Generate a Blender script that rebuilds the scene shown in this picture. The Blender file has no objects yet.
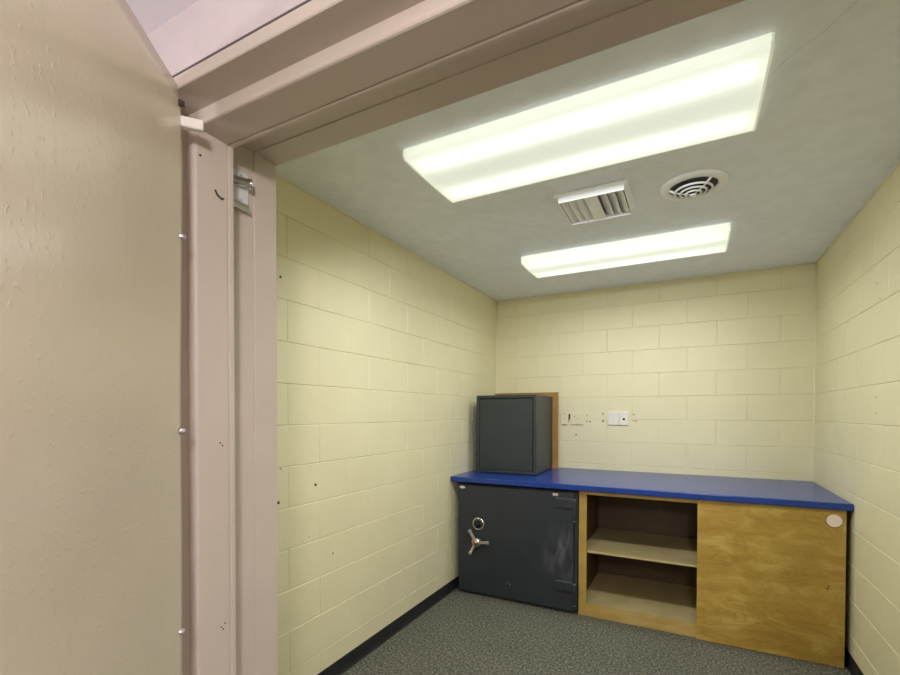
import bpy, bmesh, math, random
from mathutils import Vector, Matrix, noise as mnoise
random.seed(7)
R = math.radians
scene = bpy.context.scene
COL = scene.collection

# ------------------------------------------------------------------ room measures (metres)
W = 2.438            # inner width (left wall x=0, right wall x=W, back wall y=0, room runs to -y)
H = 2.470            # ceiling
YF = -3.141          # room face of the front wall
YH = -3.498          # hall face of the front wall
X0, X1 = 0.562, 2.060   # clear opening of the inner rabbet
ZR = 2.131           # head of the inner rabbet
HC = 2.262           # hall ceiling
COURSE = 0.19279
ZK0 = 2.4988
U = W / 12

# ------------------------------------------------------------------ node helpers
def new_mat(name):
    m = bpy.data.materials.new(name); m.use_nodes = True
    nt = m.node_tree
    bsdf = nt.nodes['Principled BSDF']
    return m, nt, bsdf

def node(nt, kind, **kw):
    n = nt.nodes.new(kind)
    for k, v in kw.items():
        if k in n.inputs: n.inputs[k].default_value = v
        else: setattr(n, k, v)
    return n

def coords(nt, scale=(1, 1, 1), rot=(0, 0, 0), loc=(0, 0, 0)):
    tc = node(nt, 'ShaderNodeTexCoord')
    mp = node(nt, 'ShaderNodeMapping')
    mp.inputs['Scale'].default_value = scale
    mp.inputs['Rotation'].default_value = rot
    mp.inputs['Location'].default_value = loc
    nt.links.new(tc.outputs['Object'], mp.inputs['Vector'])
    return mp.outputs['Vector']

def noise(nt, vec, scale, detail=3, rough=.5, dist=0):
    n = node(nt, 'ShaderNodeTexNoise', Scale=scale, Detail=detail, Roughness=rough, Distortion=dist)
    nt.links.new(vec, n.inputs['Vector'])
    return n.outputs['Fac']

def ramp(nt, fac, stops):
    r = node(nt, 'ShaderNodeValToRGB')
    while len(r.color_ramp.elements) < len(stops): r.color_ramp.elements.new(.5)
    for e, (p, c) in zip(r.color_ramp.elements, stops):
        e.position = p; e.color = (c[0], c[1], c[2], 1) if len(c) == 3 else c
    nt.links.new(fac, r.inputs['Fac'])
    return r.outputs['Color']

def mix(nt, fac, a, b, mode='MIX'):
    n = node(nt, 'ShaderNodeMix', data_type='RGBA', blend_type=mode)
    for sock, v in ((0, fac), (6, a), (7, b)):
        if hasattr(v, 'default_value') or hasattr(v, 'links'): nt.links.new(v, n.inputs[sock])
        elif sock == 0: n.inputs[0].default_value = v
        else: n.inputs[sock].default_value = (v[0], v[1], v[2], 1)
    return n.outputs[2]

def bump(nt, bsdf, height, strength=.3, dist=.002, prev=None):
    b = node(nt, 'ShaderNodeBump', Strength=strength, Distance=dist)
    nt.links.new(height, b.inputs['Height'])
    if prev: nt.links.new(prev, b.inputs['Normal'])
    nt.links.new(b.outputs['Normal'], bsdf.inputs['Normal'])
    return b.outputs['Normal']

def srgb(r, g, b):
    f = lambda c: (c / 255) / 12.92 if c <= 10 else ((c / 255 + .055) / 1.055) ** 2.4
    return (f(r), f(g), f(b))

def simple(name, col, rough=.5, metal=0., bump_scale=None, bump_s=.1, spec=.5, var=.06):
    m, nt, b = new_mat(name)
    v = coords(nt)
    n = noise(nt, v, 14, 4)
    dark = tuple(c * (1 - var) for c in col); light = tuple(min(1, c * (1 + var)) for c in col)
    nt.links.new(ramp(nt, n, [(.3, dark), (.7, light)]), b.inputs['Base Color'])
    b.inputs['Roughness'].default_value = rough
    b.inputs['Metallic'].default_value = metal
    b.inputs['Specular IOR Level'].default_value = spec
    if bump_scale:
        bump(nt, b, noise(nt, v, bump_scale, 3), bump_s, .002)
    return m

# ------------------------------------------------------------------ materials
def mat_block(name, c1, c2):
    """painted concrete block: uneven cream paint over an open texture"""
    m, nt, b = new_mat(name)
    v = coords(nt)
    n1 = noise(nt, v, 3.1, 4, .55)
    c = ramp(nt, n1, [(.3, c1), (.72, c2)])
    # scuffs
    n2 = noise(nt, coords(nt, (1, 1, 2.5)), 17, 6, .7)
    sc = ramp(nt, n2, [(.66, (0, 0, 0)), (.78, (1, 1, 1))])
    fac = node(nt, 'ShaderNodeMath', operation='MULTIPLY'); fac.inputs[1].default_value = .12
    nt.links.new(sc, fac.inputs[0])
    c = mix(nt, fac.outputs[0], c, (.30, .27, .20))
    nt.links.new(c, b.inputs['Base Color'])
    b.inputs['Roughness'].default_value = .5
    h1 = noise(nt, v, 180, 3, .6)
    h2 = noise(nt, v, 42, 3, .6)
    n = bump(nt, b, h1, .18, .0015)
    bump(nt, b, h2, .22, .003, n)
    return m

M = {}
M['block'] = mat_block('cream_painted_block', (.755, .70, .455), (.795, .74, .485))
M['ceiling'] = simple('grey_white_ceiling_paint', (.84, .88, .96), .55, bump_scale=22, bump_s=.12, var=.04)
M['hall_paint'] = simple('hall_beige_paint', (.60, .535, .515), .6, bump_scale=90, bump_s=.1, var=.03)
M['hall_ceiling'] = simple('hall_white_ceiling', (.90, .885, .91), .8, var=.02)
M['rubber'] = simple('black_rubber', (.018, .018, .020), .55, var=.15)
M['hall_far'] = simple('hall_low_bounce_paint', (.36, .31, .29), .6, var=.03)  # unseen hall walls, darkened to cut the bounce onto the frame soffits
M['hall_floor'] = simple('hall_floor_tile', (.16, .15, .145), .4, var=.1)

def mat_carpet():
    m, nt, b = new_mat('grey_green_carpet')
    v = coords(nt)
    n1 = noise(nt, v, 75, 3, .75)
    c = ramp(nt, n1, [(.36, (.030, .032, .024)), (.46, (.105, .108, .082)), (.54, (.175, .172, .130)), (.64, (.37, .35, .27))])
    n2 = noise(nt, v, 3, 3)
    c = mix(nt, .25, c, ramp(nt, n2, [(.3, (.105, .108, .088)), (.7, (.165, .162, .125))]))
    nt.links.new(c, b.inputs['Base Color'])
    b.inputs['Roughness'].default_value = .95
    b.inputs['Specular IOR Level'].default_value = .1
    bump(nt, b, noise(nt, v, 260, 2, .6), .8, .006)
    return m
M['carpet'] = mat_carpet()
M['bead'] = simple('cream_caulk_bead', (.80, .765, .58), .4, var=.02)
M['caulk'] = simple('dark_joint', (.12, .10, .11), .8)

def mat_frame():
    """pinkish beige enamel on steel with chips of rust"""
    m, nt, b = new_mat('beige_enamel_steel')
    v = coords(nt)
    n1 = noise(nt, v, 6, 4)
    c = ramp(nt, n1, [(.3, (.56, .485, .40)), (.7, (.59, .515, .43))])
    n2 = noise(nt, coords(nt, (1, 1, .45)), 24, 4, .65)
    chip = ramp(nt, n2, [(.755, (0, 0, 0)), (.77, (1, 1, 1))])
    c = mix(nt, chip, c, (.07, .04, .03))
    nt.links.new(c, b.inputs['Base Color'])
    b.inputs['Roughness'].default_value = .42
    bump(nt, b, noise(nt, v, 70, 3), .12, .002)
    return m
M['frame'] = mat_frame()

def mat_door():
    m, nt, b = new_mat('beige_door_enamel')
    v = coords(nt)
    n1 = noise(nt, v, 5, 4)
    c = ramp(nt, n1, [(.3, (.72, .645, .485)), (.7, (.75, .675, .51))])
    nt.links.new(c, b.inputs['Base Color'])
    b.inputs['Roughness'].default_value = .22
    b.inputs['Specular IOR Level'].default_value = .9
    b.inputs['Coat Weight'].default_value = .4
    b.inputs['Coat Roughness'].default_value = .18
    h1 = noise(nt, v, 60, 3, .55)
    # runs and pimples of thick paint
    h2 = noise(nt, coords(nt, (1, 1, .9)), 105, 2, .5)
    h2r = ramp(nt, h2, [(.60, (0, 0, 0)), (.72, (1, 1, 1))])
    n = bump(nt, b, h1, .22, .002)
    n = bump(nt, b, h2r, .20, .0022, n)
    bump(nt, b, noise(nt, v, 2.2, 2), .25, .03, n)
    return m
M['door'] = mat_door()

def mat_wood(name, cols, axis='x', rough=.42, cath=False, freq=1.0):
    """birch / maple wood with long grain along an axis"""
    m, nt, b = new_mat(name)
    s = {'x': (1.3, 14, 14), 'y': (14, 1.3, 14), 'z': (14, 14, 1.3)}[axis]
    v = coords(nt, tuple(k * freq for k in s))
    n1 = noise(nt, v, 1.6, 6, .6, .9)
    c = ramp(nt, n1, [(.28, cols[0]), (.5, cols[1]), (.72, cols[2])])
    v0 = coords(nt)
    blot = noise(nt, coords(nt, (1.4, 1, 2.6)), 3.6, 4, .55, .6)
    c = mix(nt, .55, c, ramp(nt, blot, [(.30, cols[0]), (.50, cols[1]), (.66, cols[3])]))
    if cath:
        # rotary cut figure: contour lines of a stretched height field
        w = noise(nt, coords(nt, (.75, 1, 2.9), loc=(.35, 0, .15)), 2.3, 2, .4, .7)
        mu = node(nt, 'ShaderNodeMath', operation='MULTIPLY'); mu.inputs[1].default_value = 30
        nt.links.new(w, mu.inputs[0])
        fr = node(nt, 'ShaderNodeMath', operation='FRACT'); nt.links.new(mu.outputs[0], fr.inputs[0])
        line = ramp(nt, fr.outputs[0], [(.0, (1, 1, 1)), (.10, (.35, .35, .35)), (.45, (0, 0, 0)), (.9, (0, 0, 0)), (1, (1, 1, 1))])
        f2 = node(nt, 'ShaderNodeMath', operation='MULTIPLY'); f2.inputs[1].default_value = .42
        nt.links.new(line, f2.inputs[0])
        c = mix(nt, f2.outputs[0], c, cols[4])
        # flame: pale satin streaks
        fl = noise(nt, coords(nt, (1.5, 1, 9), rot=(0, .12, 0)), 3.2, 4, .6, .5)
        f3 = node(nt, 'ShaderNodeMath', operation='MULTIPLY'); f3.inputs[1].default_value = .35
        nt.links.new(ramp(nt, fl, [(.55, (0, 0, 0)), (.72, (1, 1, 1))]), f3.inputs[0])
        c = mix(nt, f3.outputs[0], c, cols[3])
    nt.links.new(c, b.inputs['Base Color'])
    b.inputs['Roughness'].default_value = rough
    bump(nt, b, n1, .06, .002)
    return m
BIRCH = [(.34, .205, .036), (.45, .285, .054), (.53, .35, .075), (.63, .455, .12), (.23, .13, .020)]
M['plywood'] = mat_wood('birch_plywood', BIRCH, 'x', .38, True)
M['maple_v'] = mat_wood('maple_edge', [(.36, .23, .055), (.45, .30, .075), (.52, .36, .10), (.58, .42, .14)], 'z', .4)
M['maple_h'] = mat_wood('maple_rail', [(.37, .245, .065), (.46, .315, .09), (.53, .375, .12), (.58, .43, .16)], 'x', .4)
M['shelf'] = mat_wood('shelf_plywood', [(.42, .33, .145), (.50, .40, .185), (.55, .45, .22), (.58, .48, .25)], 'x', .45)
M['inside_shaded'] = mat_wood('cabinet_inside_shaded', [(.075, .046, .018), (.095, .058, .023), (.115, .07, .028), (.13, .08, .034)], 'x', .5)  # wood darkened so the cabinet's inner shade sits in the colour
M['board'] = mat_wood('brown_backing_board', [(.27, .14, .03), (.34, .185, .045), (.38, .215, .06), (.42, .24, .07)], 'z', .45)
M['board_edge'] = mat_wood('board_raw_edge', [(.12, .06, .015), (.16, .085, .022), (.20, .11, .03), (.22, .12, .035)], 'x', .6)

def mat_laminate():
    m, nt, b = new_mat('blue_laminate')
    v = coords(nt)
    n1 = noise(nt, v, 9, 4)
    nt.links.new(ramp(nt, n1, [(.3, (.010, .042, .235)), (.7, (.013, .049, .262))]), b.inputs['Base Color'])
    b.inputs['Roughness'].default_value = .24
    bump(nt, b, noise(nt, v, 240, 2), .05, .001)
    return m
M['laminate'] = mat_laminate()

def mat_safe(name, base, rough, scuff=False):
    m, nt, b = new_mat(name)
    v = coords(nt)
    c = ramp(nt, noise(nt, v, 5, 4), [(.3, tuple(k * .92 for k in base)), (.7, tuple(k * 1.08 for k in base))])
    if scuff:
        # pale dusty rub marks in one region of the door (object coordinates)
        sph = node(nt, 'ShaderNodeTexGradient', gradient_type='SPHERICAL')
        mv = coords(nt, (1 / .17, 0, 1 / .23), loc=(-.815 / .17, 0, -.42 / .23))
        nt.links.new(mv, sph.inputs['Vector'])
        st = noise(nt, coords(nt, (1, 1, .22), rot=(0, .35, 0)), 26, 4, .65, .7)
        sr = ramp(nt, st, [(.42, (0, 0, 0)), (.75, (1, 1, 1))])
        mu = node(nt, 'ShaderNodeMath', operation='MULTIPLY')
        nt.links.new(sph.outputs['Fac'], mu.inputs[0]); nt.links.new(sr, mu.inputs[1])
        m2 = node(nt, 'ShaderNodeMath', operation='MULTIPLY'); m2.inputs[1].default_value = .85
        nt.links.new(mu.outputs[0], m2.inputs[0])
        c = mix(nt, m2.outputs[0], c, (.22, .23, .235))
    nt.links.new(c, b.inputs['Base Color'])
    b.inputs['Roughness'].default_value = rough
    bump(nt, b, noise(nt, v, 120, 2), .10, .001)
    return m
M['safe'] = mat_safe('charcoal_safe_paint', (.026, .032, .040), .42)
M['safe_door'] = mat_safe('charcoal_safe_door', (.026, .032, .040), .40, True)
M['safe_small'] = mat_safe('slate_cabinet_paint', (.030, .037, .040), .45)
M['hinge_glint'] = mat_safe('hinge_highlight_paint', (.085, .092, .10), .35)  # paler colour paints the highlight along the hinges' top edges
M['black'] = simple('black_gap', (.006, .006, .007), .7)
M['chrome'] = simple('chrome', (.75, .76, .78), .12, 1.0, var=.03)
M['nickel'] = simple('brushed_nickel', (.62, .60, .56), .32, 1.0, var=.06)
M['brass'] = simple('worn_brass', (.62, .36, .20), .3, 1.0, var=.1)
M['dialblack'] = simple('gloss_black', (.008, .008, .009), .15)
M['white'] = simple('white_plastic', (.80, .775, .68), .35, var=.03)
M['white_metal'] = simple('white_enamel', (.66, .67, .68), .42, var=.04)
M['grey_metal'] = simple('grey_enamel', (.50, .51, .53), .45, var=.05)
M['cream_plate'] = simple('cream_overpainted_plate', (.77, .715, .475), .45, bump_scale=120, bump_s=.15, var=.03)
M['label'] = simple('label_paper', (.74, .73, .70), .5, var=.02)
M['label_orange'] = simple('orange_label', (.52, .33, .22), .5, var=.1)
M['ink'] = simple('grey_ink', (.20, .19, .19), .6, var=.1)
M['pull'] = simple('pink_beige_plastic', (.88, .73, .61), .4, var=.04)
M['pull_rim'] = simple('brown_recess_rim', (.22, .12, .05), .5)
M['anchor'] = simple('dull_anchor', (.40, .36, .25), .6, var=.2)
M['anchor_dark'] = simple('dark_hole', (.05, .04, .03), .8)
M['duct_grey'] = simple('grey_duct', (.16, .165, .18), .6)
M['enamel'] = simple('bright_enamel', (.90, .905, .91), .35, var=.02)
M['duct'] = simple('dark_duct', (.012, .012, .014), .6)
M['caulk'] = simple('dark_joint', (.12, .10, .11), .8)

def mat_lens():
    """wraparound prismatic acrylic: scatters the light of the tubes behind it and glows evenly"""
    m, nt, b = new_mat('prismatic_acrylic_lens')
    nt.nodes.remove(b)
    out = nt.nodes['Material Output']
    tr = node(nt, 'ShaderNodeBsdfTranslucent'); tr.inputs['Color'].default_value = (.80, .81, .72, 1)
    df = node(nt, 'ShaderNodeBsdfDiffuse'); df.inputs['Color'].default_value = (.70, .71, .62, 1)
    gl = node(nt, 'ShaderNodeBsdfGlossy', Roughness=.25); gl.inputs['Color'].default_value = (.9, .9, .9, 1)
    mx = node(nt, 'ShaderNodeMixShader'); mx.inputs[0].default_value = .35
    nt.links.new(tr.outputs[0], mx.inputs[1]); nt.links.new(df.outputs[0], mx.inputs[2])
    mx2 = node(nt, 'ShaderNodeMixShader'); mx2.inputs[0].default_value = .06
    nt.links.new(mx.outputs[0], mx2.inputs[1]); nt.links.new(gl.outputs[0], mx2.inputs[2])
    em = node(nt, 'ShaderNodeEmission', Strength=LENS_GLOW); em.inputs['Color'].default_value = (.95, 1.0, .90, 1)
    ad = node(nt, 'ShaderNodeAddShader')
    nt.links.new(mx2.outputs[0], ad.inputs[0]); nt.links.new(em.outputs[0], ad.inputs[1])
    nt.links.new(ad.outputs[0], out.inputs['Surface'])
    return m

LENS_GLOW = .26
TUBE = 1.3
ROOM_W = 15.0      # watts per fixture
HALL_W = 56.0
M['lens'] = mat_lens()

def mat_emit(name, col, s):
    m, nt, b = new_mat(name)
    b.inputs['Base Color'].default_value = (.8, .8, .8, 1)
    b.inputs['Emission Color'].default_value = (*col, 1)
    b.inputs['Emission Strength'].default_value = s
    return m
M['tube'] = mat_emit('fluorescent_tube', (1, 1, .95), TUBE)
def mat_acrylic():
    m, nt, b = new_mat('clear_end_acrylic')
    b.inputs['Base Color'].default_value = (.80, .82, .70, 1)
    b.inputs['Roughness'].default_value = .2
    b.inputs['Subsurface Weight'].default_value = 0
    b.inputs['Emission Color'].default_value = (.97, 1, .84, 1)
    b.inputs['Emission Strength'].default_value = .22
    return m
M['acrylic'] = mat_acrylic()

# ------------------------------------------------------------------ mesh builder (world coordinates)
class MB:
    def __init__(s): s.bm = bmesh.new()
    def _add(s, tmp, mat=None):
        if mat is not None: bmesh.ops.transform(tmp, matrix=mat, verts=tmp.verts)
        vm = {v: s.bm.verts.new(v.co) for v in tmp.verts}
        for f in tmp.faces:
            try:
                nf = s.bm.faces.new([vm[v] for v in f.verts]); nf.smooth = f.smooth
            except ValueError: pass
        tmp.free()
    def box(s, x0, x1, y0, y1, z0, z1, bev=0, seg=2, mat=None):
        t = bmesh.new()
        bmesh.ops.create_cube(t, size=1)
        for v in t.verts:
            v.co = Vector(((x0 + x1) / 2 + v.co.x * (x1 - x0), (y0 + y1) / 2 + v.co.y * (y1 - y0), (z0 + z1) / 2 + v.co.z * (z1 - z0)))
        if bev: bmesh.ops.bevel(t, geom=t.edges[:], offset=bev, segments=seg, affect='EDGES', profile=.5)
        s._add(t, mat); return s
    def cyl(s, p, q, r0, r1=None, seg=24, bev=0, mat=None):
        p, q = Vector(p), Vector(q); r1 = r0 if r1 is None else r1
        t = bmesh.new(); L = (q - p).length
        bmesh.ops.create_cone(t, cap_ends=True, segments=seg, radius1=r0, radius2=r1, depth=L)
        if bev:
            ed = [e for e in t.edges if all(abs(abs(v.co.z) - L / 2) < 1e-6 for v in e.verts)]
            bmesh.ops.bevel(t, geom=ed, offset=bev, segments=3, affect='EDGES', profile=.5)
        for f in t.faces: f.smooth = len(f.verts) == 4
        rot = Vector((0, 0, 1)).rotation_difference((q - p).normalized()).to_matrix().to_4x4()
        bmesh.ops.transform(t, matrix=Matrix.Translation((p + q) / 2) @ rot, verts=t.verts)
        s._add(t, mat); return s
    def lathe(s, prof, centre, axis=(0, 0, 1), seg=48, closed=True):
        """prof: list of (r, h) along axis"""
        t = bmesh.new(); rows = []
        for r, h in prof:
            rows.append([t.verts.new((r * math.cos(2 * math.pi * i / seg), r * math.sin(2 * math.pi * i / seg), h)) for i in range(seg)])
        n = len(rows)
        for a in range(n if closed else n - 1):
            A, B = rows[a], rows[(a + 1) % n]
            for i in range(seg):
                f = t.faces.new((A[i], A[(i + 1) % seg], B[(i + 1) % seg], B[i])); f.smooth = True
        bmesh.ops.recalc_face_normals(t, faces=t.faces[:])
        rot = Vector((0, 0, 1)).rotation_difference(Vector(axis).normalized()).to_matrix().to_4x4()
        bmesh.ops.transform(t, matrix=Matrix.Translation(Vector(centre)) @ rot, verts=t.verts)
        s._add(t); return s
    def prism(s, pts, h0, h1, axis='y', mat=None, smooth=False):
        """pts 2-D outline extruded along axis: y -> (x,z), x -> (y,z), z -> (x,y)"""
        t = bmesh.new()
        mk = {'y': lambda a, b, h: (a, h, b), 'x': lambda a, b, h: (h, a, b), 'z': lambda a, b, h: (a, b, h)}[axis]
        A = [t.verts.new(mk(a, b, h0)) for a, b in pts]; B = [t.verts.new(mk(a, b, h1)) for a, b in pts]
        n = len(pts)
        t.faces.new(A); t.faces.new(B[::-1])
        for i in range(n):
            f = t.faces.new((A[i], B[i], B[(i + 1) % n], A[(i + 1) % n])); f.smooth = smooth
        bmesh.ops.recalc_face_normals(t, faces=t.faces[:])
        s._add(t, mat); return s
    def tube(s, pts, r, seg=10):
        for a, b in zip(pts, pts[1:]): s.cyl(a, b, r, seg=seg)
        return s
    def build(s, name, mat, parent=None, loc=None):
        """loc: origin of a top-level mesh; parts take their parent's origin"""
        me = bpy.data.meshes.new(name)
        off = Vector(loc) if loc is not None else (world_loc(parent) if parent is not None else Vector((0, 0, 0)))
        for v in s.bm.verts: v.co -= off
        s.bm.to_mesh(me); s.bm.free()
        me.materials.append(mat)
        o = bpy.data.objects.new(name, me); COL.objects.link(o)
        if parent is not None: o.parent = parent
        else: o.location = off
        return o

def world_loc(o):
    v = Vector((0, 0, 0))
    while o is not None:
        v += o.location; o = o.parent
    return v

def thing(name, label, cat, loc, group=None, kind=None):
    o = bpy.data.objects.new(name, None); COL.objects.link(o)
    o.location = loc; o.empty_display_size = .05
    return tag(o, label, cat, group, kind)

def tag(o, label, cat, group=None, kind=None):
    o['label'] = label; o['category'] = cat
    if group: o['group'] = group
    if kind: o['kind'] = kind
    return o

def copy_tree(src, parent=None):
    c = src.copy(); COL.objects.link(c)
    if parent is not None: c.parent = parent
    for ch in list(src.children): copy_tree(ch, c)
    return c

# ------------------------------------------------------------------ block walls
def hsh(a, b):
    return mnoise.noise(Vector((a * 3.7 + 11.3, b * 3.7 - 4.1, 1.7)))

def block_wall(length, parity_offsets, to_world, z_top, name):
    """courses of 8 x 16 blocks with shallow tooled joints. u along the wall, v = z; to_world(u, depth_into_wall, z)"""
    bm = bmesh.new()
    vs = {}
    def vert(u, d, z):
        key = (round(u, 4), round(d, 5), round(z, 4))
        if key not in vs: vs[key] = bm.verts.new(to_world(u, d, z))
        return vs[key]
    k = 0
    rows = []
    zt = z_top; kk = 1
    while zt > 1e-4:
        zb = max(0, ZK0 - kk * COURSE)
        rows.append((zb, zt, kk - 1)); zt = zb; kk += 1
    for zb, zt, k in rows:
        if zt - zb < .004: continue
        off = parity_offsets[k % 2]
        us = [0.]
        u = off
        while u < length - .02:
            if u > .02: us.append(u)
            u += 2 * U
        us.append(length)
        for a, b in zip(us, us[1:]):
            hw = .0035
            def dep(uu, zz): return .0018 + .0022 * max(0, .5 + 1.1 * hsh(uu * 1.3, zz * 1.3))
            o = [(a, zb), (b, zb), (b, zt), (a, zt)]
            ia, ib, iz, jz = a + hw, b - hw, zb + hw, zt - hw
            i4 = [(ia, iz), (ib, iz), (ib, jz), (ia, jz)]
            bulge = .0006 * hsh(a * 9, zb * 9)
            ov = [bm.verts.new(to_world(uu, dep(uu, zz), zz)) for uu, zz in o]
            iv = [bm.verts.new(to_world(uu, -bulge, zz)) for uu, zz in i4]
            bm.faces.new(iv)
            for i in range(4):
                bm.faces.new((ov[i], ov[(i + 1) % 4], iv[(i + 1) % 4], iv[i]))
    bmesh.ops.remove_doubles(bm, verts=bm.verts, dist=.0006)
    # solid backing so that the wall has a real thickness
    m = MB(); m.bm.free(); m.bm = bm
    return m

def wall(name, length, offs, tw, backing, label):
    m = block_wall(length, offs, tw, H, name)
    m.box(*backing)
    o = m.build(name, M['block'])
    bm = bmesh.new(); bm.from_mesh(o.data)
    bmesh.ops.recalc_face_normals(bm, faces=bm.faces[:]); bm.to_mesh(o.data); bm.free()
    return tag(o, label, 'wall', kind='structure')

wl = wall('wall_left', -YF, (.345, .142), lambda u, d, z: (-d, -u, z), (-.2, -.006, YF, .2, 0, H),
          'cream painted block wall on the left of the small room')
wb = wall('wall_back', W, (U, 2 * U), lambda u, d, z: (u, d, z), (0, W, .006, .2, 0, H),
          'cream painted block wall behind the blue counter')
wr = wall('wall_right', -YF, (.555, .352), lambda u, d, z: (W + d, -u, z), (W + .006, W + .2, YF, .2, 0, H),
          'cream painted block wall at the right end of the blue counter')

# front wall: block on the room side, plaster on the hall side
YM = -3.32
fw = MB()
fw.box(-.2, X0 - .03, YM, YF, 0, H); fw.box(X1 + .03, W + .2, YM, YF, 0, H); fw.box(X0 - .03, X1 + .03, YM, YF, ZR + .03, H)
tag(fw.build('wall_front', M['block']), 'block wall around the doorway on the room side', 'wall', kind='structure')
HX0, HX1, HY = -1.1, 4.0, -6.1
hw = MB()
hw.box(HX0 - .1, X0 - .004, YH, YM, 0, H + .1); hw.box(X1 + .004, HX1 + .1, YH, YM, 0, H + .1); hw.box(X0 - .004, X1 + .004, YH, YM, ZR + .004, H + .1)
tag(hw.build('wall_hall_front', M['hall_paint']), 'pinkish beige hall wall above the door frame', 'wall', kind='structure')
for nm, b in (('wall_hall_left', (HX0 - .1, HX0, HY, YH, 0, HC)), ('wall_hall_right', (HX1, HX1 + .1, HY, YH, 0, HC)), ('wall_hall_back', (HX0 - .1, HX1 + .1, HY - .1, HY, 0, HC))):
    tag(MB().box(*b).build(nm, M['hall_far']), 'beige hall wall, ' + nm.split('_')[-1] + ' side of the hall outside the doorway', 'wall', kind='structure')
tag(MB().box(HX0 - .1, HX1 + .1, HY - .1, YH, HC, HC + .1).build('ceiling_hall', M['hall_ceiling']), 'pale lilac white hall ceiling above the open door', 'ceiling', kind='structure')
tag(MB().box(HX0 - .1, HX1 + .1, HY - .1, YH, -.1, 0).build('floor_hall', M['hall_floor']), 'hall floor outside the doorway', 'floor', kind='structure')
tag(MB().box(-.2, W + .2, YH, .2, -.1, 0).build('floor', M['carpet']), 'grey green flecked carpet floor of the small room', 'floor', kind='structure')
tag(MB().box(-.2, W + .2, YM, .2, H, H + .1).build('ceiling', M['ceiling']), 'grey white painted ceiling of the small room', 'ceiling', kind='structure')

ce = bpy.data.objects['ceiling']
def ridge(name, pts, w, h, mat):
    m = MB()
    for (ax, ay), (bx, by) in zip(pts, pts[1:]):
        d = Vector((bx - ax, by - ay, 0)); n = Vector((-d.y, d.x, 0)).normalized() * w / 2; e = d.normalized() * w * .3
        a_, b_ = Vector((ax, ay, H)) - e, Vector((bx, by, H)) + e
        t = bmesh.new(); q = [t.verts.new(v) for v in (a_ - n + Vector((0, 0, .002)), a_ + n + Vector((0, 0, .002)), b_ + n + Vector((0, 0, .002)), b_ - n + Vector((0, 0, .002)), a_ - Vector((0, 0, h)), b_ - Vector((0, 0, h)))]
        bmesh.ops.convex_hull(t, input=q); m._add(t)
    return m.build(name, mat, ce)
ridge('plaster_ridge', [(.80, -2.052), (1.12, -2.030), (1.36, -1.985)], .012, .0022, M['ceiling'])
ridge('plaster_ridge', [(1.30, -1.965), (1.62, -1.935), (1.86, -1.920)], .010, .0018, M['ceiling'])
ridge('plaster_ridge', [(.55, -1.42), (.80, -1.35), (1.00, -1.30)], .012, .0016, M['ceiling'])
ridge('crack', [(1.866, -2.327), (1.901, -2.393), (1.931, -2.429), (1.98, -2.475), (2.029, -2.555)], .0022, .0004, M['caulk'])
def bead(parent, name, p, q, r=.006):
    MB().cyl(p, q, r, seg=8).build(name, M['bead'], parent)
bead(wl, 'corner_bead', (.001, YF, H - .001), (.001, -.002, H - .001)); bead(wr, 'corner_bead', (W - .001, YF, H - .001), (W - .001, -.002, H - .001))
bead(wb, 'corner_bead', (.002, -.001, H - .001), (W - .002, -.001, H - .001), .005)
bead(wb, 'corner_bead', (.001, -.001, 0), (.001, -.001, H), .005); bead(wb, 'corner_bead', (W - .001, -.001, 0), (W - .001, -.001, H), .005)

# ------------------------------------------------------------------ base boards
def base_prof(sgn, x):  # (x, z) outline of a cove base
    return [(x, 0), (x + sgn * .012, 0), (x + sgn * .006, .010), (x + sgn * .003, .020), (x + sgn * .003, .078), (x + sgn * .0015, .083), (x, .083)]
m = MB(); m.prism(base_prof(1, 0.0005), YF, -.002, 'y')
tag(m.build('baseboard_left', M['rubber']), 'black rubber cove base along the left wall', 'baseboard', kind='structure')
m = MB(); m.prism(base_prof(-1, W - .0005), YF, -.002, 'y')
tag(m.build('baseboard_right', M['rubber']), 'black rubber cove base along the right wall', 'baseboard', kind='structure')

# ------------------------------------------------------------------ door frame: steel profile swept round the opening
PROF = [(.0, YH + .012), (.0, YH - .001), (.002, YH - .003), (.027, YH - .003), (.029, YH - .001), (.029, -3.434), (.052, -3.434), (.0555, -3.4332), (.0585, -3.431), (.060, -3.4275),
        (.060, -3.3495), (.0570, -3.3485), (.0570, -3.3445), (.0595, -3.3435), (.0605, -3.3400), (.0605, -3.3315), (.0585, -3.330), (-.003, -3.330),
        (-.003, -3.2190), (-.001, -3.2185), (.0, -3.2170), (.0, YF - .001), (-.0015, YF + .001), (-.028, YF + .001), (-.028, YF - .02)]
def frame_piece(which):
    t = bmesh.new(); n = len(PROF)
    if which == 'l': E = [[(X0 + a, y, 0) for a, y in PROF], [(X0 + a, y, ZR - a) for a, y in PROF]]
    elif which == 'r': E = [[(X1 - a, y, 0) for a, y in PROF], [(X1 - a, y, ZR - a) for a, y in PROF]]
    else: E = [[(X0 + a, y, ZR - a) for a, y in PROF], [(X1 - a, y, ZR - a) for a, y in PROF]]
    A = [t.verts.new(p) for p in E[0]]; B = [t.verts.new(p) for p in E[1]]
    for i in range(n): t.faces.new((A[i], B[i], B[(i + 1) % n], A[(i + 1) % n]))
    t.faces.new(A); t.faces.new(B[::-1])
    bmesh.ops.recalc_face_normals(t, faces=t.faces[:])
    m = MB(); m._add(t); return m
fr = thing('trim_1', 'beige steel door frame round the doorway with a deep stop', 'door frame', (X0, -3.33, 0), kind='structure')
frame_piece('l').build('jamb', M['frame'], fr)
frame_piece('r').build('jamb', M['frame'], fr)
frame_piece('h').build('frame_head', M['frame'], fr)
m = MB(); m.box(X0 - .006, X1 + .006, YH - .0022, YH + .002, ZR + .0005, ZR + .0045)
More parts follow.
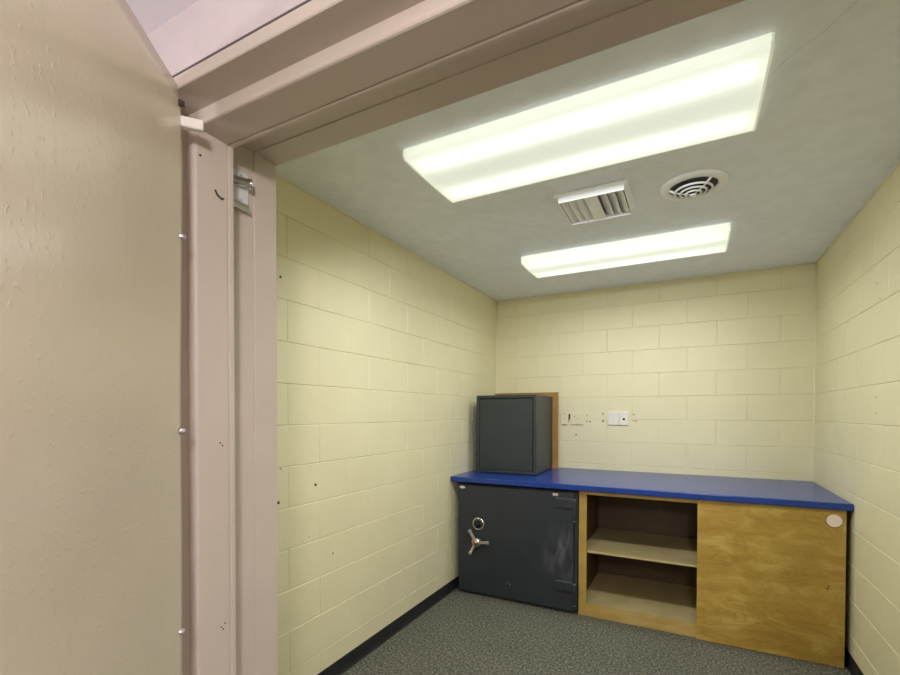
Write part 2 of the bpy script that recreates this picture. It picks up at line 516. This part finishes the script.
m.build('caulk_joint', M['caulk'], fr)
# latch catch in the inner rabbet of the left jamb
m = MB(); m.box(X0 - .003, X0 + .006, -3.312, -3.243, 1.952, 2.056, .002)
sp = m.build('latch_plate', M['white_metal'], fr); sp['label'] = 'white metal latch plate on the jamb'
m = MB(); m.prism([(X0 + .0055, 1.952), (X0 + .016, 1.949), (X0 + .014, 1.962), (X0 + .0055, 1.974)], -3.312, -3.245, 'y')
m.build('lip', M['nickel'], sp)
m = MB(); m.cyl((X0 + .004, -3.312, 2.020), (X0 + .024, -3.254, 2.023), .0135, .0115, 20, .003)
m.build('latch_bolt', M['chrome'], sp)['label'] = 'rounded chrome latch bolt'
MB().lathe([(.008, -.005), (.0135, -.003), (.0135, .003), (.008, .005), (.006, 0)], (X0 + .024, -3.2525, 2.0235), (.35, .93, .1), 24).build('latch_ring', M['chrome'], sp)
for z in (2.046, 1.978):
    MB().cyl((X0 + .005, -3.266, z), (X0 + .0085, -3.266, z), .004, seg=12, bev=.001).build('screw', M['nickel'], sp)
# little broken hook and screw holes on the stop
m = MB(); m.tube([(X0 + .060, -3.382, 1.945), (X0 + .0625, -3.377, 1.934), (X0 + .063, -3.366, 1.929), (X0 + .0605, -3.360, 1.932)], .0022)
m.build('hook', M['anchor_dark'], fr)['label'] = 'small dark bent hook on the jamb'
for yy, zz in ((-3.420, 2.010), (-3.372, 1.325), (-3.366, 1.318), (-3.372, .862), (-3.367, .855), (-3.362, .868)):
    MB().cyl((X0 + .0585, yy, zz), (X0 + .0606, yy, zz), .0022 if zz < 2 else .003, seg=10).build('screw_hole', M['anchor_dark'], fr)

# the hinge side jamb stands a few millimetres out of plumb
def plumb(o):
    for ch in o.children:
        off = world_loc(ch)
        for v_ in ch.data.vertices:
            w_ = v_.co + off
            if w_.x < X0 + .3: v_.co.x -= .010 * (1 - w_.z / ZR)
        plumb(ch)
plumb(fr)

# ------------------------------------------------------------------ open door, swung out into the hall
DV = Vector((.6, -.8, 0)); DN = Vector((.8, .6, 0))       # along the leaf from the hinge; inner face normal
D0 = Vector((.677, -3.5185, 0)) + DV * -.030
ZD = 2.110
LEAF = .735
def dmat():   # local: x along leaf, y = -normal (into leaf), z up
    return Matrix(((DV.x, -DN.x, 0, D0.x), (DV.y, -DN.y, 0, D0.y), (0, 0, 1, 0), (0, 0, 0, 1)))
DM = dmat()
door = thing('door_1', 'beige painted steel door standing open on the left of the doorway', 'door', (D0.x, D0.y, 0), kind='structure')
m = MB(); m.box(.004, LEAF, .004, .046, .008, ZD - .002, .003, mat=DM)
m.build('door_leaf', M['door'], door)
# screwed-on steel sheet over the inner face, slightly buckled along the hinge edge
t = bmesh.new(); NX, NZ = 16, 60
def sheet_edge(z):
    return -.010 + .050 * (ZD - z) / ZD * 1.1 + .0022 * math.sin(z * 7.3 + .6) * (1 if z < 1.7 else .3)
g = {}
for j in range(NZ + 1):
    z = .008 + (ZD - .008) * j / NZ
    e = sheet_edge(z)
    if z > ZD - .045: e += .010 * ((z - (ZD - .045)) / .045)          # clipped top corner
    for i in range(NX + 1):
        u = (i / NX) ** 1.6
        x = e + (LEAF - .002 - e) * u
        buck = .0022 * max(0, 1 - u * 9) * (1 + math.sin(z * 7.3 + .6)) + .0008 * mnoise.noise(Vector((x * 3, z * 2.2, 3)))
        for s_, d in ((0, -.0005 - buck), (1, .003)):
            g[i, j, s_] = t.verts.new(DM @ Vector((x, d, z)))
for j in range(NZ):
    for i in range(NX):
        for s_ in (0, 1):
            f = t.faces.new((g[i, j, s_], g[i + 1, j, s_], g[i + 1, j + 1, s_], g[i, j + 1, s_])); f.smooth = True
for j in range(NZ):
    for i in (0, NX): t.faces.new((g[i, j, 0], g[i, j + 1, 0], g[i, j + 1, 1], g[i, j, 1]))
for i in range(NX):
    for j in (0, NZ): t.faces.new((g[i, j, 0], g[i + 1, j, 0], g[i + 1, j, 1], g[i, j, 1]))
bmesh.ops.recalc_face_normals(t, faces=t.faces[:])
m = MB(); m._add(t); m.build('steel_sheet', M['door'], door)
for z in (2.075, 1.785, 1.360, .925, .45):
    e = sheet_edge(z) + (.007 if z < 2 else .012)
    m = MB()
    p = DM @ Vector((e, -.001, z)); q = DM @ Vector((e - .003, -.0125, z))
    m.cyl(p, q, .0078, .0055, 14, .0015)
    bolt = m.build('bolt', M['nickel'] if z < 2 else M['anchor_dark'], door)
m = MB(); BD = Vector((.62, .78, 0))
a = Vector((.650, -3.488, 0))
bp = BD.cross(Vector((0, 0, 1))) * .009
def pt(L, s_, z): return tuple(a + BD * L + bp * s_ + Vector((0, 0, z)))
t = bmesh.new()
vv = [t.verts.new(pt(L, s_, z)) for L in (-.004, .048) for s_ in (-1, 1) for z in (2.031, 2.053)]
bmesh.ops.convex_hull(t, input=t.verts[:]); bmesh.ops.bevel(t, geom=t.edges[:], offset=.0015, segments=2, affect='EDGES')
m._add(t); m.build('hinge_block', M['white'], door)['label'] = 'white block at the top of the hinge edge'

# ------------------------------------------------------------------ ceiling lights
def fixture(x0, x1, y0, y1, depth, tilt, share, label):
    t = thing('ceiling_light', label, 'ceiling light', ((x0 + x1) / 2, (y0 + y1) / 2, H), 'fluorescent lights on the ceiling')
    zb = H - depth
    MB().box(x0 + .012, x1 - .012, y0 + .02, y1 - .02, H - .007, H - .0005).build('housing', M['white_metal'], t)
    # lens: thin extruded U with rounded lower corners
    r = .014
    outer = [(y0, H - .001), (y0 - .002, zb + r)] + [(y0 - .002 + r - r * math.cos(a), zb + r - r * math.sin(a)) for a in (R(22), R(45), R(67))] + [(y0 + r, zb)]
    n = 10
    for i in range(1, n):
        f = i / n; outer.append((y0 + r + (y1 - y0 - 2 * r) * f, zb - .004 * math.sin(math.pi * f)))
    outer += [(y1 - r, zb)] + [(y1 + .002 - r + r * math.cos(a), zb + r - r * math.sin(a)) for a in (R(67), R(45), R(22))] + [(y1 + .002, zb + r), (y1, H - .001)]
    bm = MB(); tt = bmesh.new()
    A = [tt.verts.new((x0 + .006, a, b)) for a, b in outer]; B = [tt.verts.new((x1 - .006, a, b)) for a, b in outer]
    for i in range(len(A) - 1):
        f = tt.faces.new((A[i], A[i + 1], B[i + 1], B[i])); f.smooth = True
    bm._add(tt); lens = bm.build('lens', M['lens'], t)
    for xa, xb in ((x0, x0 + .008), (x1 - .008, x1)):
        e = MB(); e.prism([(p[0], p[1] - .002) for p in outer], xa, xb, 'x'); e.build('end_cap', M['acrylic'], t)
    w = y1 - y0
    for f in (.13, .25, .73, .85):
        y = y0 + w * f
        MB().cyl((x0 + .035, y, H - .0195), (x1 - .035, y, H - .0195), .0105, seg=16).build('lamp_tube', M['tube'], t)
    la = bpy.data.lights.new('fluorescent_lamp', 'AREA'); la.shape = 'RECTANGLE'
    la.size = x1 - x0 - .06; la.size_y = .10; la.energy = ROOM_W * share; la.color = (.91, .95, 1.0); la.spread = R(164)
    lo = bpy.data.objects.new('fluorescent_lamp', la); COL.objects.link(lo); lo.parent = t
    lo.location = (0, 0, -depth - .022); lo.rotation_euler = (R(tilt), 0, 0)
    return t
fixture(.610, 1.855, -2.538, -2.092, .039, 20, 1.0, 'near fluorescent ceiling light with wide wraparound lens, by the doorway')
fixture(.616, 1.846, -1.088, -.702, .049, 4, .42, 'far fluorescent ceiling light with slim bright lens, close to the back wall')

# ------------------------------------------------------------------ air register with slats
vx0, vx1, vy0, vy1 = 1.047, 1.392, -1.868, -1.525
v = thing('air_vent', 'square white slatted air register on the ceiling between the two lights', 'vent', ((vx0 + vx1) / 2, (vy0 + vy1) / 2, H))
m = MB(); bw = .034
m.box(vx0, vx1, vy0, vy0 + bw, H - .010, H - .0005, .002); m.box(vx0, vx1, vy1 - bw * .7, vy1, H - .010, H - .0005, .002)
m.box(vx0, vx0 + bw * .6, vy0 + bw, vy1 - bw * .7, H - .010, H - .0005, .002); m.box(vx1 - bw * .6, vx1, vy0 + bw, vy1 - bw * .7, H - .010, H - .0005, .002)
m.build('frame', M['enamel'], v)
MB().box(vx0 + .02, vx1 - .02, vy0 + .02, vy1 - .02, H - .003, H - .0006).build('backing', M['duct_grey'], v)
ix0, ix1 = vx0 + bw * .6, vx1 - bw * .6
cxv = (ix0 + ix1) / 2
def slat(xc, tilt, wdt=.044):
    m = MB()
    mat = Matrix.Translation((xc, (vy0 + vy1) / 2, H - .020)) @ Matrix.Rotation(R(tilt), 4, 'Y')
    ly = (vy1 - vy0) / 2 - .028
    m.box(-wdt / 2, wdt / 2, -ly, ly, -.0012, .0012, mat=mat)
    return m.build('slat', M['enamel'], v)
for k, dx in enumerate((.127, .090, .053)):
    slat(cxv - dx, -30); slat(cxv + dx, 30)
MB().box(cxv - .030, cxv + .030, vy0 + .028, vy1 - .020, H - .034, H - .031, .001).build('centre_strip', M['enamel'], v)
m = MB()
for ye in (vy0 + .026, vy1 - .023):
    m.box(ix0, ix1, ye - .001, ye + .001, H - .036, H - .003)
m.box(ix0 - .001, ix0 + .001, vy0 + .026, vy1 - .023, H - .030, H - .003); m.box(ix1 - .001, ix1 + .001, vy0 + .026, vy1 - .023, H - .030, H - .003)
m.build('collar', M['enamel'], v)

# ------------------------------------------------------------------ round diffuser
rc = Vector((1.657, -1.660, H)); rr = .144
d = thing('round_vent', 'round white ceiling diffuser with dark opening and ringed cone, right of the slatted register', 'vent', rc)
MB().lathe([(rr, -.0005), (rr, -.006), (rr - .012, -.014), (rr - .036, -.016), (rr - .042, -.010), (rr - .044, -.0005)], rc, seg=64).build('outer_ring', M['enamel'], d)
MB().cyl(rc + Vector((0, 0, -.0035)), rc + Vector((0, 0, -.0006)), rr - .043, seg=48).build('duct_opening', M['duct'], d)
for r_, z_ in ((.080, -.030), (.056, -.036), (.034, -.042)):
    MB().lathe([(r_ - .0055, z_), (r_ + .0015, z_ - .003), (r_ + .003, z_ + .006), (r_ - .004, z_ + .009)], rc, seg=48).build('cone_ring', M['enamel'], d)
MB().lathe([(.0005, -.052), (.010, -.051), (.015, -.046), (.0005, -.038)], rc, seg=24).build('hub', M['enamel'], d)
for k in range(3):
    an = R(72 + 120 * k)
    dr = Vector((math.cos(an), math.sin(an), 0))
    m = MB(); m.cyl(rc + dr * .012 + Vector((0, 0, -.044)), rc + dr * .080 + Vector((0, 0, -.028)), .0035, seg=8)
    m.cyl(rc + dr * .078 + Vector((0, 0, -.028)), rc + dr * (rr - .038) + Vector((0, 0, -.012)), .0055, seg=8)
    m.build('spoke', M['enamel'], d)

# ------------------------------------------------------------------ counter
CY, CZ = -.966, .909
m = MB()
m.box(.006, W - .002, CY, -.003, CZ - .040, CZ, .006, 3)
for v_ in m.bm.verts:      # the front edge is not quite square to the side walls
    if v_.co.y < -.5: v_.co.y += .032 * (v_.co.x / W)
tag(m.build('countertop', M['laminate'], loc=(0, CY, CZ - .040)), 'long glossy blue laminate countertop running wall to wall', 'countertop')

# ------------------------------------------------------------------ open cabinet under the counter
YC = -.900
CT = CZ - .0405
cb = thing('shelf_cabinet', 'low maple shelf cabinet beside the big safe, half covered by a plywood panel', 'cabinet', (.975, YC, 0))
MB().box(.975, 1.027, YC, YC + .020, 0, CT, .0015).build('stile', M['maple_v'], cb)
MB().box(.9755, .985, YC + .0205, -.18, 0, CT).build('side_panel', M['inside_shaded'], cb)
MB().box(2.386, 2.404, YC + .008, -.06, 0, CT, .001).build('side_panel', M['inside_shaded'], cb)
MB().box(1.027, 2.386, YC + .004, YC + .022, CT - .030, CT, .001).build('top_rail', M['maple_h'], cb)
MB().box(1.027, 2.386, YC + .002, YC + .022, 0, .082, .002).build('bottom_rail', M['maple_h'], cb)
MB().box(.985, 2.386, YC + .022, -.20, .064, .082, .001).build('shelf', M['shelf'], cb)
MB().box(.985, 2.386, YC + .0205, -.20, .434, .450, .0015).build('shelf', M['shelf'], cb)
MB().box(.985, 2.386, -.198, -.182, .082, CT).build('back_panel', M['inside_shaded'], cb)
MB().box(1.716, 1.734, YC + .025, -.20, .0825, CT - .031).build('divider', M['inside_shaded'], cb)
pn = MB().box(1.697, 2.410, YC - .016, YC + .0015, .002, CT - .001, .0012).build('plywood_panel', M['plywood'], cb)
pn['label'] = 'large figured birch plywood panel'
m = MB()
t = bmesh.new()
def oval(m, cx, cz, rx, rz, y0, y1, n=36):
    m.prism([(cx + rx * math.cos(2 * math.pi * i / n), cz + rz * math.sin(2 * math.pi * i / n)) for i in range(n)], y0, y1, 'y')
yp = YC - .016
t.free()
oval(m, 2.356, .806, .0375, .0375, yp - .002, yp + .001); pr = m.build('pull_rim', M['pull_rim'], pn)
m = MB(); oval(m, 2.357, .808, .0345, .0345, yp - .005, yp - .0015); m.build('finger_pull', M['pull'], pn)['label'] = 'round pinkish plastic disc on the panel'
m = MB()
for k in range(3): m.box(2.343, 2.371, yp - .0054, yp - .0049, .797 + k * .010, .8005 + k * .010)
m.build('print', M['pull'], pn)
m = MB()
oval(m, 2.333, .428, .008, .0035, yp - .0006, yp + .001, 14); oval(m, 2.337, .441, .006, .003, yp - .0006, yp + .001, 14)
m.build('knot', M['anchor_dark'], pn)

# ------------------------------------------------------------------ big safe under the counter
YS = -.930
sf = thing('floor_safe', 'large charcoal steel safe with dial and three spoke handle, under the left of the counter', 'safe', (.06, YS, 0))
MB().box(.056, .969, YS + .022, -.10, .018, CZ - .055, .006).build('body', M['safe'], sf)
m = MB(); m.box(.058, .944, YS, YS + .022, .022, CZ - .062, .006, 3); sd = m.build('door', M['safe_door'], sf)
MB().box(.10, .92, YS + .06, -.14, 0, .020).build('shadow_gap_base', M['black'], sf)  # base coloured black to paint the shadow gap under the safe
MB().box(.944, .9475, YS + .012, YS + .023, .03, CZ - .065).build('door_gap', M['black'], sf)
for zt, zb, bt, bb in ((.808, .741, .800, .655), (.228, .162, .214, .070)):
    h = MB().box(.824, .9445, YS - .016, YS + .002, zb, zt, .003).build('hinge', M['safe'], sf)
    MB().box(.824, .9445, YS - .0165, YS + .001, zt - .006, zt + .0008, .001).build('hinge_highlight', M['hinge_glint'], h)
    MB().cyl((.952, YS - .002, bb), (.952, YS - .002, bt), .0125, seg=20, bev=.002).build('barrel', M['safe'], h)
    MB().cyl((.952, YS - .002, bt), (.952, YS - .002, bt + .005), .0135, seg=20, bev=.001).build('barrel_cap', M['nickel'], h)
    MB().cyl((.952, YS - .002, bb - .004), (.952, YS - .002, bb), .0125, seg=20, bev=.001).build('barrel_cap', M['nickel'], h)
    for xx in (.848, .893):
        zz = (zt + zb) / 2 + (.006 if xx > .87 else -.006)
        MB().cyl((xx, YS - .0172, zz), (xx, YS - .015, zz), .005, seg=12).build('screw', M['black'], h)
# combination dial
dc = Vector((.231, YS, .556))
MB().lathe([(.050, 0), (.050, -.006), (.046, -.012), (.036, -.014), (.036, 0)], dc, (0, 1, 0), 48).build('dial_ring', M['chrome'], sf)
dl = MB().lathe([(.0005, 0), (.037, 0), (.037, -.016), (.024, -.020), (.022, -.034), (.019, -.037), (.0005, -.037)], dc, (0, 1, 0), 48, closed=False).build('dial', M['dialblack'], sf)
m = MB()
for k in range(50):
    an = 2 * math.pi * k / 50
    r0, r1 = (.027, .0345) if k % 5 == 0 else (.031, .0345)
    p = dc + Vector((math.cos(an) * r0, -.0195 + (r0 - .024) * .3, math.sin(an) * r0)); q = dc + Vector((math.cos(an) * r1, -.0168, math.sin(an) * r1))
    m.cyl(p, q, .0005, seg=5)
m.build('dial_marks', M['white'], dl)
MB().box(dc.x - .0025, dc.x + .0025, YS - .016, YS - .011, dc.z + .037, dc.z + .046).build('index_mark', M['white'], dl)
# three-spoke handle
hc = Vector((.226, YS, .420))
MB().lathe([(.0005, 0), (.026, 0), (.026, -.010), (.018, -.016), (.018, -.040), (.0005, -.040)], hc, (0, 1, 0), 32, closed=False).build('handle_stem', M['nickel'], sf)
hd = MB().lathe([(.0005, -.030), (.034, -.030), (.036, -.040), (.030, -.050), (.0005, -.052)], hc, (0, 1, 0), 36, closed=False).build('handle_hub', M['nickel'], sf)
MB().lathe([(.0005, -.050), (.019, -.050), (.017, -.057), (.0005, -.059)], hc, (0, 1, 0), 28, closed=False).build('hub_cap', M['brass'], hd)['label'] = 'worn brass hub cap'
for an in (R(7), R(121), R(241)):
    dr = Vector((math.cos(an), 0, math.sin(an)))
    m = MB()
    mat = Matrix.Translation(hc + Vector((0, -.041, 0))) @ Matrix.Rotation(-an, 4, 'Y')
    m.box(.025, .108, -.007, .007, -.011, .011, .004, 3, mat=mat)
    m.box(.084, .109, -.0085, .0085, -.0125, .0125, .004, 3, mat=mat)
    m.build('spoke', M['nickel'], hd)
# stickers
m = MB(); oval(m, .092, .8255, .0235, .0105, YS - .0008, YS + .001)
s1 = m.build('sticker', M['label'], sf); s1['label'] = 'white oval sticker'
m = MB(); m.box(.079, .106, YS - .0012, YS - .0005, .826, .8275); m.box(.082, .102, YS - .0012, YS - .0005, .822, .8233); m.build('print', M['ink'], s1)
m = MB(); m.box(.799, .838, YS - .0008, YS + .001, .818, .837); s2 = m.build('sticker', M['label_orange'], sf); s2['label'] = 'small orange and white sticker'
m = MB()
for k in range(4): m.box(.803 + k * .009, .808 + k * .009, YS - .0012, YS - .0005, .822, .833)
m.build('print', M['label'], s2)
m = MB()
for xx, zz in ((.470, .150), (.458, .135), (.482, .132)): oval(m, xx, zz, .0035, .003, YS - .0003, YS + .001, 10)
m.build('paint_chips', M['nickel'], sd)

# ------------------------------------------------------------------ small steel cabinet on the counter + board behind it
AL = R(.8)
sw, sdp, sh = .505, .500, .634
cs = thing('small_safe', 'small slate grey steel safe standing on the blue counter in the corner', 'safe', (.338, -.648, CZ))
cs.rotation_euler = (0, 0, AL)
def lp(m, name, mat, parent=cs):  # local coordinates of the rotated thing
    me = bpy.data.meshes.new(name); m.bm.to_mesh(me); m.bm.free(); me.materials.append(mat)
    o = bpy.data.objects.new(name, me); COL.objects.link(o); o.parent = parent; return o
hx = sw / 2
m = MB(); m.box(-hx, hx, .012, sdp, .004, sh, .004); lp(m, 'body', M['safe_small'])
m = MB(); b_ = .024
m.box(-hx, -hx + b_, 0, .013, .004, sh, .003); m.box(hx - b_, hx, 0, .013, .004, sh, .003)
m.box(-hx + b_, hx - b_, 0, .013, sh - b_, sh, .003); m.box(-hx + b_, hx - b_, 0, .013, .004, .004 + b_, .003)
lp(m, 'front_frame', M['safe_small'])
m = MB(); m.box(-hx + b_, hx - b_, .010, .0125, .004 + b_, sh - b_); lp(m, 'door_gap', M['black'])
m = MB(); m.box(-hx + b_ + .003, hx - b_ - .007, .003, .011, .004 + b_ + .003, sh - b_ - .007, .002); lp(m, 'door', M['safe_small'])
for xx in (-hx + .04, hx - .04):
    for yy in (.05, sdp - .05):
        m = MB(); m.cyl((xx, yy, 0), (xx, yy, .006), .016, seg=16); lp(m, 'foot', M['rubber'])

bd = thing('backing_board', 'brown wooden board standing on the counter behind the small grey safe', 'board', (.02, -.105, CZ))
BX0, BX1, BY0, BY1, BZ = .036, .627, -.128, -.108, 1.580
MB().box(BX0, BX1, BY0, BY1, CZ + .0002, BZ - .004, .0008).build('panel', M['board'], bd)
MB().box(BX0, BX1, BY0, BY1, BZ - .004, BZ, .0008).build('top_edge', M['board_edge'], bd)

# ------------------------------------------------------------------ wall plates on the back wall
wp = thing('wall_plate', 'clean white double wall plate with one round jack above the blue counter', 'wall plate', (1.108, 0, 1.354))
MB().box(1.028, 1.1175, -.010, -.0005, 1.297, 1.410, .003).build('blank_plate', M['white'], wp)
jk = MB().box(1.1195, 1.190, -.011, -.0005, 1.297, 1.410, .003).build('jack_plate', M['white'], wp)
MB().cyl((1.156, -.0125, 1.347), (1.156, -.0100, 1.347), .0095, seg=20).build('socket', M['dialblack'], jk)
MB().box(1.032, 1.186, -.004, -.0004, 1.2925, 1.2975).build('back_box', M['anchor'], wp)
pp = thing('wall_plate', 'cream overpainted wall plate with screw heads, left of the white double plate', 'wall plate', (.766, 0, 1.35))
MB().box(.713, .821, -.007, -.0005, 1.297, 1.402, .003).build('plate', M['cream_plate'], pp)
for xx, zz in ((.768, 1.349), (.742, 1.367)):
    MB().cyl((xx, -.0085, zz), (xx, -.0065, zz), .0055, seg=12).build('screw', M['anchor'], pp)
MB().box(.715, .819, -.0045, -.0004, 1.2925, 1.2975).build('lower_lip', M['anchor'], pp)
ob = thing('outlet_box', 'cream overpainted outlet box beside the brown board edge', 'outlet box', (.650, 0, 1.35))
m = MB(); m.box(.625, .683, -.008, -.0005, 1.298, 1.404, .003); m.build('plate', M['cream_plate'], ob)
for zz in (1.392, 1.352):
    MB().cyl((.656, -.0095, zz), (.656, -.0075, zz), .006, seg=12).build('screw', M['anchor'], ob)
m = MB(); m.prism([(.630, 1.2985), (.678, 1.2985), (.668, 1.290), (.655, 1.286), (.642, 1.290)], -.006, -.0005, 'y'); m.build('lower_lip', M['anchor'], ob)
m = MB(); m.box(.6895, .7035, -.0022, .0045, 1.345, 1.390, .001); m.box(.689, .696, -.0022, .0045, 1.322, 1.346, .001)
m.build('conduit_hole', M['anchor_dark'], wb)
def anchors(parent, pts, axis):
    for (u, z, r_, dark) in pts:
        if axis == 'b': p, q = (u, -.0016, z), (u, .003, z)
        elif axis == 'l': p, q = (.0016, u, z), (-.003, u, z)
        else: p, q = (W - .0016, u, z), (W + .003, u, z)
        MB().cyl(p, q, r_, seg=10).build('anchor_hole', M['anchor_dark' if dark else 'anchor'], parent)
anchors(wb, [(.852, 1.380, .006, 0), (.850, 1.326, .005, 1), (.876, 1.325, .006, 1), (.757, 1.207, .010, 0), (.985, 1.392, .008, 0), (.985, 1.330, .008, 1),
             (1.235, 1.385, .007, 0), (1.250, 1.332, .008, 0), (1.228, 1.335, .005, 0), (1.222, 1.392, .004, 0)], 'b')
anchors(wl, [(-2.407, 1.041, .007, 1), (-2.640, .992, .007, 1), (-2.620, 2.017, .006, 1), (-2.626, 1.145, .005, 0), (-2.284, .664, .004, 1), (-2.453, .791, .003, 0), (-1.612, .372, .004, 0), (-1.85, .52, .004, 0)], 'l')
anchors(wr, [(-1.22, 2.018, .005, 0), (-1.262, 1.937, .005, 0), (-1.23, 1.478, .005, 0), (-1.232, 1.40, .005, 0)], 'r')


# ------------------------------------------------------------------ hall lamp (the hall's own ceiling light, above and behind the photographer) and an added fill
la = bpy.data.lights.new('hall_lamp_and_fill', 'POINT'); la.shadow_soft_size = .12
la.energy = HALL_W; la.color = (1.0, .925, .97)
lo = bpy.data.objects.new('hall_lamp_and_fill', la); COL.objects.link(lo); lo.location = (2.0, -4.8, 2.0)
lo_fill = bpy.data.objects.new('hall_lamp_and_fill', la.copy()); COL.objects.link(lo_fill); lo_fill.location = (-.35, -4.7, 1.75); lo_fill.data.energy = 22  # added fill without a real source, brightens the hall ceiling over the door

# ------------------------------------------------------------------ world, camera, view
w = bpy.data.worlds.new('world'); scene.world = w; w.use_nodes = True
bg = w.node_tree.nodes['Background']; bg.inputs['Color'].default_value = (.5, .5, .52, 1); bg.inputs['Strength'].default_value = .02
cam = bpy.data.cameras.new('camera'); co = bpy.data.objects.new('camera', cam); COL.objects.link(co)
cam.sensor_fit = 'HORIZONTAL'; cam.sensor_width = 36
F, CYP = 458.972, 421.09
cam.lens = F * 36 / 900
cam.shift_y = (CYP - 337.5) / 900
cam.clip_start = .02
co.location = (1.65547, -4.11745, 1.39979)
co.rotation_euler = (R(90 - 1.0206), 0, R(27.6837))
scene.camera = co
vs = scene.view_settings
vs.view_transform = 'Standard'; vs.look = 'None'; vs.gamma = 1; vs.exposure = .52; vs.use_curve_mapping = False
scene.display_settings.display_device = 'sRGB'
scene.cycles.max_bounces = 12; scene.cycles.diffuse_bounces = 8; scene.cycles.transparent_max_bounces = 16
